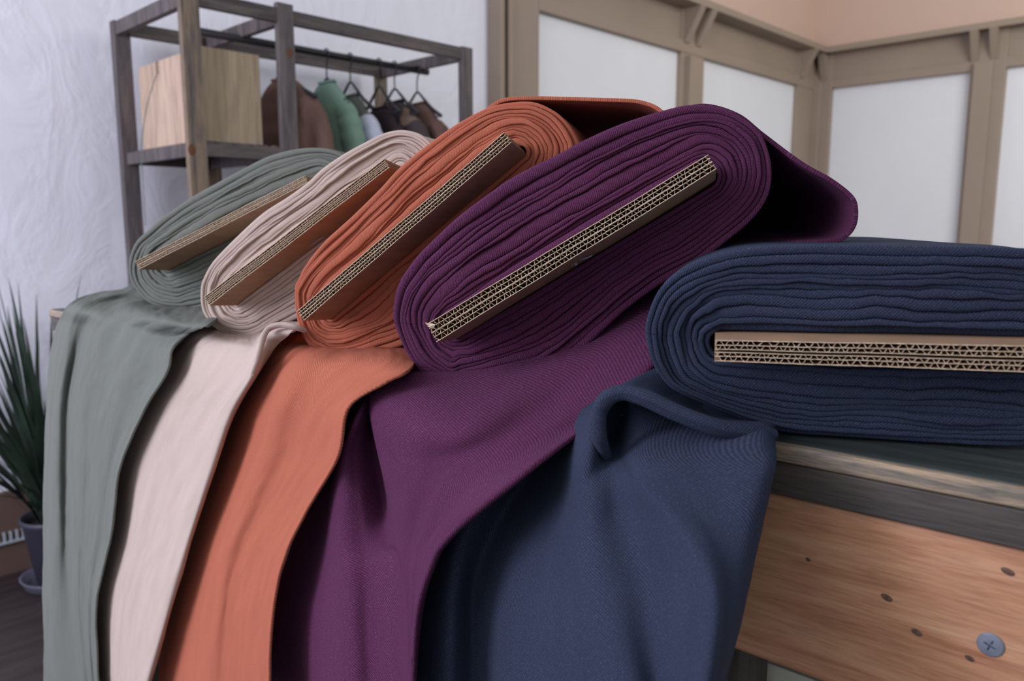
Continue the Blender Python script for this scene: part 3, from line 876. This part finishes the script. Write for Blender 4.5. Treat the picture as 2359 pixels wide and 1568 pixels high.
thread('purple', [(1316, 612), (1324, 604), (1336, 598), (1352, 594), (1364, 588)])
thread('purple', [(1320, 604), (1328, 611), (1326, 603)])
thread('beige', [(716, 566), (728, 556), (738, 550), (746, 546)])
base, O, A, E1 = bolts['purple']
bm = bmesh.new(); Ob = O - A * .0395
vs = [bm.verts.new(hit(x, y, Ob - A * d_, A)) for x, y, d_ in ((979, 743, .001), (990, 744, 0), (1003, 747, .0005), (998, 757, 0), (988, 753, .001))]
vb = [bm.verts.new(v.co + A * .0006) for v in vs]
bm.faces.new(vs); bm.faces.new(vb[::-1])
for k in range(5): bm.faces.new((vs[k], vb[k], vb[(k + 1) % 5], vs[(k + 1) % 5]))
bm_obj('torn_corner', bm, M['card_edge'], base)

# ------------------------------------------------------------------ clothes rack
XR = -2.2; YB = 1.003; ZR = HC + .64
rk = empty('clothes_rack', (XR, YB, 0)); tag(rk, 'grey weathered wooden clothes rack with slatted side shelves against the plaster wall', 'clothes rack')
bpy.context.view_layer.update()
XB = -2.72
Y2, Y3 = 1.295, 2.035


def post(x, y, m, z1=ZR, wy=.053, wx=.022):
    block('post', (x - wx, y - wy / 2, 0), (x, y + wy / 2, z1), m, rk, .001)


post(XR, YB, M['rack_warm'], ZR + .03); post(XR, Y2, M['rack'], ZR + .012); post(XR, Y3, M['rack'])
post(XB, YB + .01, M['rack'], ZR, .05, .035); post(XB, Y2, M['rack_warm']); post(XB, Y3, M['rack_warm'])
for y0, y1 in ((YB, Y2), (Y2, Y3)):
    for x in (XR - .022, XB):
        block('top_rail', (x - .022 + .022, y0 + .0265, ZR - .045), (x + .020, y1 - .0265, ZR - .004), M['rack_y'], rk, .001)
for y in (YB, Y2, Y3):
    block('cross_rail', (XB, y - .011, ZR - .045), (XR - .022, y + .011, ZR - .004), M['rack'], rk, .001)
for zs in (HC + .235, HC - .14):
    for x in (XR - .02, XB): block('shelf_rail', (x - .0, YB + .0265, zs - .045), (x + .02, Y2 - .0265, zs - .008), M['rack_y'], rk, .001)
    for y in (YB - .005, Y2 - .02): block('shelf_rail', (XB + .0, y, zs - .045), (XR - .022, y + .02, zs - .008), M['rack'], rk, .001)
    k = 0; y = YB + .02
    while y < Y2 - .03:
        block('shelf_slat', (XB + .01, y, zs - .008), (XR - .022, y + .038, zs), M['rack'], rk, .001); y += .056
# knots on the posts
for (px, py, x) in ((442, 345, XR + .0), (668, 122, XR + .0)):
    p = onx(px, py, XR); bm = bmesh.new(); c = bm.verts.new(p + Vector((.0015, 0, 0)))
    vs = [bm.verts.new(p + Vector((.0003, .011 * math.cos(a * .4189), .016 * math.sin(a * .4189)))) for a in range(15)]
    for k in range(15): bm.faces.new((c, vs[k], vs[(k + 1) % 15]))
    bm_obj('knot', bm, plain('post_knot', srgb(96, 58, 34), .7, .2, 80) if 'post_knot' not in bpy.data.materials else bpy.data.materials['post_knot'], rk, True)
# hanging pipe and its hooks
XP = -2.47
pA = onx(545, 92, XP); pB = onx(985, 163, XP); ZP = (pA.z + pB.z) / 2
V, Fc = tube([(XP, 1.10, ZP), (XP, pB.y, ZP)], .0125, 14); mesh('hanging_pipe', V, Fc, M['metal'], rk, True)
for y in (1.30, pB.y - .02):
    V, Fc = tube([(XP, y, ZR - .02), (XP, y, ZP + .012)], .005, 8); mesh('pipe_bracket', V, Fc, M['steel'], rk, True)

# wooden crate
cx_ = XR - .04
c1 = onx(600, 200, cx_); c0 = ony(318, 200, YB + .045)
zt = onx(600, 128, cx_).z; zb = HC + .235
cr_ = empty('wooden_crate', (cx_, c1.y, zb)); tag(cr_, 'pale pine box with a hand hole standing on the rack shelf', 'crate')
bpy.context.view_layer.update()
ya, yb_ = YB + .045, c1.y; xa, xb = max(c0.x, XB + .02), cx_
hz = zt - .05
hy = ony(362, 157, ya)
block('front_panel', (xb - .012, ya, zb), (xb, yb_, zt), M['crate_shaded'], cr_, .001)
block('back_panel', (xa, ya, zb), (xa + .012, yb_, zt), M['crate'], cr_, .001)
block('side_panel', (xa + .012, yb_ - .012, zb), (xb - .012, yb_, zt), M['crate'], cr_)
block('bottom_panel', (xa + .012, ya + .012, zb), (xb - .012, yb_ - .012, zb + .01), M['crate'], cr_)
block('top_panel', (xa + .012, ya + .012, zt - .01), (xb - .012, yb_ - .012, zt), M['crate'], cr_)
hw, hh = .011, .020
for lo, hi in (((xa + .012, zb), (hy.x - hw, zt)), ((hy.x + hw, zb), (xb - .012, zt)), ((hy.x - hw, zb), (hy.x + hw, hy.z - hh)), ((hy.x - hw, hy.z + hh), (hy.x + hw, zt))):
    block('side_panel', (lo[0], ya, lo[1]), (hi[0], ya + .012, hi[1]), M['crate'], cr_)
ss = [(hy.x - .004, ya - .003, hy.z - .021), (hy.x - .013, ya - .035, hy.z - .12), (hy.x - .016, ya - .06, hy.z - .25), (hy.x - .012, ya - .062, zb - .05), (hy.x - .02, ya - .06, zb - .24)]
V, Fc = tube(spline(np.array(ss), 8), .0016, 6)
o = mesh('string', V, Fc, M['string'], None, True); tag(o, 'thin green string dangling from the hand hole of the pine box', 'string')

# clothes on hangers
HN = plain('hanger_wire', srgb(34, 32, 36), .4, .1, 30)


def hanger_bm_pts(y):
    pts = []
    for k in range(11):
        a = math.radians(200 - k * 21)
        pts.append((XP + .0175 * math.cos(a), y, ZP + .0 + .0175 * math.sin(a)))
    return pts


def hanger(y, label, w_=.20):
    h = empty('clothes_hanger', (XP, y, ZP)); tag(h, label, 'hanger', 'black hangers on the rack pipe'); bpy.context.view_layer.update()
    pts = [(XP + .0175 * math.cos(math.radians(a)), y, ZP + .0175 * math.sin(math.radians(a))) for a in range(190, -31, -20)]
    pts += [(XP + .004, y, ZP - .028), (XP, y, ZP - .045), (XP, y, ZP - .085)]
    V, Fc = tube(spline(np.array(pts), 3), .0028, 7); mesh('hook', V, Fc, HN, h, True)
    arm = [(XP - w_, y, ZP - .185), (XP - .6 * w_, y, ZP - .150), (XP - .25 * w_, y, ZP - .108), (XP, y, ZP - .083), (XP + .25 * w_, y, ZP - .108), (XP + .6 * w_, y, ZP - .150), (XP + w_, y, ZP - .185)]
    V, Fc = tube(spline(np.array(arm), 5), [.004 + .0035 * abs(i - 15) / 15 for i in range(31)], 8); mesh('arm', V, Fc, HN, h, True)
    V, Fc = tube([arm[0], arm[-1]], .003, 7); mesh('crossbar', V, Fc, HN, h, True)
    return h


def garment(y, mat, label, length=.62, wid=.215, thick=.032, drop=.10, seed=1, name='shirt', cat='shirt', sleeve=.42, sl_mat=None, tilt=0.0):
    g = empty(name, (XP, y, ZP - drop)); tag(g, label, cat, 'clothes hanging on the rack'); bpy.context.view_layer.update()
    k_ = wid / .215
    prof = [(0, .065 * k_, .014), (-.008, .085 * k_, .02), (-.03, .125 * k_, .024), (-.065, .17 * k_, .027), (-.10, .205 * k_, .032), (-.14, wid + .003, .036), (-.2, wid, thick + .012), (-.35, wid - .005, thick + .016), (-length, wid + .01, thick + .02)]
    N = 56; V = []; UV = []
    for (z, wx, wy) in spline(np.array(prof), 5):
        for k in range(N):
            a = 2 * math.pi * k / N
            f = 1 + .22 * fbm(math.cos(a) * 3.5, math.sin(a) * 3.5, seed + z * 2.2) * min(1, -z * 6)
            cx_2 = math.copysign(abs(math.cos(a)) ** .8, math.cos(a)); sx = math.copysign(abs(math.sin(a)) ** .8, math.sin(a))
            V.append((XP + cx_2 * wx * (1 + (f - 1) * .15), y + sx * wy * f + tilt * z, ZP - drop + z)); UV.append((k / N * .9, -z))
    R = len(V) // N
    Fc = [(i * N + k, i * N + (k + 1) % N, (i + 1) * N + (k + 1) % N, (i + 1) * N + k) for i in range(R - 1) for k in range(N)]
    o = mesh('body', V, Fc, mat, g, True, UV)
    s = o.modifiers.new('thickness', 'SOLIDIFY'); s.thickness = .003
    for sd in (-1, 1):
        pts = [(XP + sd * .15 * k_, y, ZP - drop - .08), (XP + sd * .19 * k_, y + .003, ZP - drop - .125), (XP + sd * .222 * k_, y + .008, ZP - drop - .21), (XP + sd * .238 * k_, y + .012, ZP - drop - .32), (XP + sd * .24 * k_, y + .012, ZP - drop - sleeve)]
        sp = spline(np.array(pts), 7)
        V, Fc = tube(sp, [.030 + .012 * math.sin(min(1, i / 12) * math.pi / 2) - .012 * max(0, i - 14) / 14 + .004 * fbm(i * .5, sd, seed) for i in range(len(sp))], 16)
        UV = [((i % 16) / 16 * .3, (i // 16) * .02) for i in range(len(V))]
        mesh('sleeve', V, Fc, sl_mat or mat, g, True, UV)
    # collar band
    cp = [(XP + .066 * k_ * math.cos(a), y + .018 * math.sin(a), ZP - drop + .004 + .006 * math.cos(a) ** 2) for a in [2 * math.pi * k / 24 for k in range(25)]]
    V, Fc = tube(cp, .006, 8); mesh('collar', V, Fc, mat, g, True, [(0, i * .001) for i in range(len(V))])
    return g


def stripes(name, c1, c2, pitch):
    m, nt, b = new_mat(name); uv = nt.nodes.new('ShaderNodeUVMap'); uv.uv_map = 'UVMap'
    wv = nt.nodes.new('ShaderNodeTexWave'); wv.bands_direction = 'Y'; wv.inputs['Scale'].default_value = .3142 / pitch
    lk(nt, uv.outputs[0], wv.inputs[0]); r = nt.nodes.new('ShaderNodeValToRGB')
    r.color_ramp.elements[0].position = .25; r.color_ramp.elements[0].color = c2; r.color_ramp.elements[1].position = .45; r.color_ramp.elements[1].color = c1
    lk(nt, wv.outputs['Fac'], r.inputs[0]); lk(nt, r.outputs[0], b.inputs['Base Color']); b.inputs['Roughness'].default_value = .9
    return m


def plaid(name):
    m, nt, b = new_mat(name); tc = nt.nodes.new('ShaderNodeTexCoord')
    v = nt.nodes.new('ShaderNodeTexVoronoi'); v.inputs['Scale'].default_value = 16; v.distance = 'CHEBYCHEV'
    lk(nt, tc.outputs['Object'], v.inputs[0]); r = nt.nodes.new('ShaderNodeValToRGB'); e = r.color_ramp.elements
    r.color_ramp.interpolation = 'CONSTANT'
    e[0].color = srgb(34, 32, 44); e[1].position = .55; e[1].color = srgb(118, 98, 82); x = e.new(.3); x.color = srgb(62, 52, 54)
    lk(nt, v.outputs['Color'], r.inputs[0]); lk(nt, r.outputs[0], b.inputs['Base Color']); b.inputs['Roughness'].default_value = .9
    return m


def Yat(px): return onx(px, 150, XP).y


BR = fabric('brown_wool', srgb(112, 88, 80), srgb(150, 120, 108), .003, .1, .3, .2)
GRN = fabric('green_knit', srgb(122, 150, 134), srgb(160, 188, 172), .003, .1, .3, .2)
DK = fabric('dark_cloth', srgb(52, 42, 46), srgb(90, 76, 76), .003, .1, .3, .2)
GY = fabric('grey_green_cloth', srgb(104, 108, 102), srgb(150, 150, 142), .003, .1, .3, .2)
hy_ = [Yat(x) for x in (650, 752, 806, 872, 908, 960)]
hl = ['black hanger holding the brown jacket behind the middle rack post', 'black hanger holding the soft green top', 'black hanger with the pale striped shirt',
      'black hanger just left of the rear rack post', 'black hanger with the dark patterned shirt beside the rear rack post', 'black hanger nearest the right end of the pipe']
for y, l, w_ in zip(hy_, hl, (.2, .13, .13, .12, .14, .14)): hanger(y, l, w_)
garment(hy_[0], BR, 'brown wool jacket nearest the pine box', .72, .20, .04, .115, 1, 'jacket', 'jacket', .55)
garment(hy_[1], GRN, 'soft green top hanging right of the brown jacket', .62, .135, .034, .105, 2, 'green_top', 'top', .5)
garment(hy_[2], GY, 'pale shirt with thin blue stripes on its sleeves hanging right of the green top', .62, .125, .030, .14, 3, 'striped_shirt', 'shirt', .5, stripes('blue_stripe', srgb(206, 208, 218), srgb(150, 156, 188), .012))
garment(hy_[3], DK, 'very dark top hanging right of the pale striped shirt', .6, .13, .030, .17, 4, 'dark_top', 'top', .45)
garment(hy_[4], plaid('dark_pattern'), 'dark navy and tan patterned shirt beside the rear rack post', .62, .15, .036, .14, 5, 'patterned_shirt', 'shirt', .5)
garment(hy_[5], BR, 'brown top hanging at the right end of the pipe', .62, .15, .036, .135, 6, 'brown_top', 'top', .5)

# ------------------------------------------------------------------ potted plant
pc = onz(122, 1345, 0); pc = Vector((pc.x, pc.y + .02, 0))
pp = empty('potted_plant', pc); tag(pp, 'spiky dark green plant in a dark tapered pot on a saucer by the left wall', 'plant'); bpy.context.view_layer.update()


def lathe(prof, c, n=40):
    V = [Vector((c.x + r * math.cos(2 * math.pi * k / n), c.y + r * math.sin(2 * math.pi * k / n), c.z + z)) for r, z in prof for k in range(n)]
    Fc = [(i * n + k, i * n + (k + 1) % n, (i + 1) * n + (k + 1) % n, (i + 1) * n + k) for i in range(len(prof) - 1) for k in range(n)]
    Fc.append(tuple(range(n - 1, -1, -1)))
    return V, Fc


V, Fc = lathe([(.055, .012), (.062, .015), (.088, .205), (.094, .21), (.094, .225), (.088, .225), (.084, .2)], pc); mesh('pot', V, Fc, M['pot'], pp, True)
V, Fc = lathe([(.08, 0), (.095, .004), (.105, .03), (.108, .034), (.101, .034), (.09, .010), (.0, .009)], pc); mesh('saucer', V, Fc, plain('saucer_grey', srgb(96, 96, 112), .6, .05, 10), pp, True)
V, Fc = lathe([(.084, .195), (.0, .2)], pc); mesh('soil', V, Fc, M['soil'], pp)
rng = random.Random(4)
for i in range(130):
    a = rng.uniform(0, 2 * math.pi); lean = rng.uniform(.05, 1.0) ** .9; Lf = rng.uniform(.50, .86) * (1 - .25 * lean)
    d = Vector((math.cos(a), math.sin(a), 0)); s = Vector((-d.y, d.x, 0)); V = []; Fc = []
    b0 = pc + d * rng.uniform(.0, .04) + Vector((0, 0, .2)); p = b0.copy(); ang = math.radians(88 - 34 * lean); n = 12; wdt = rng.uniform(.007, .011)
    for k in range(n + 1):
        f = k / n; wv = wdt * (math.sin(min(1, f * 2.2 + .35) * math.pi / 2)) * (1 - f ** 3) + .0004
        V += [p - s * wv, p + Vector((0, 0, -.25 * wv)), p + s * wv]
        p.x = max(p.x, XW + .065 + .01 * rng.random())
        st = Lf / n; p = p + (d * math.cos(ang) + Vector((0, 0, math.sin(ang)))) * st; ang -= math.radians(3.4 * lean * rng.uniform(.4, 1.5))
    for k in range(n):
        for j in (0, 1): Fc.append((3 * k + j, 3 * k + j + 1, 3 * k + j + 4, 3 * k + j + 3))
    mesh('leaf', V, Fc, M['leaf'], pp, True)
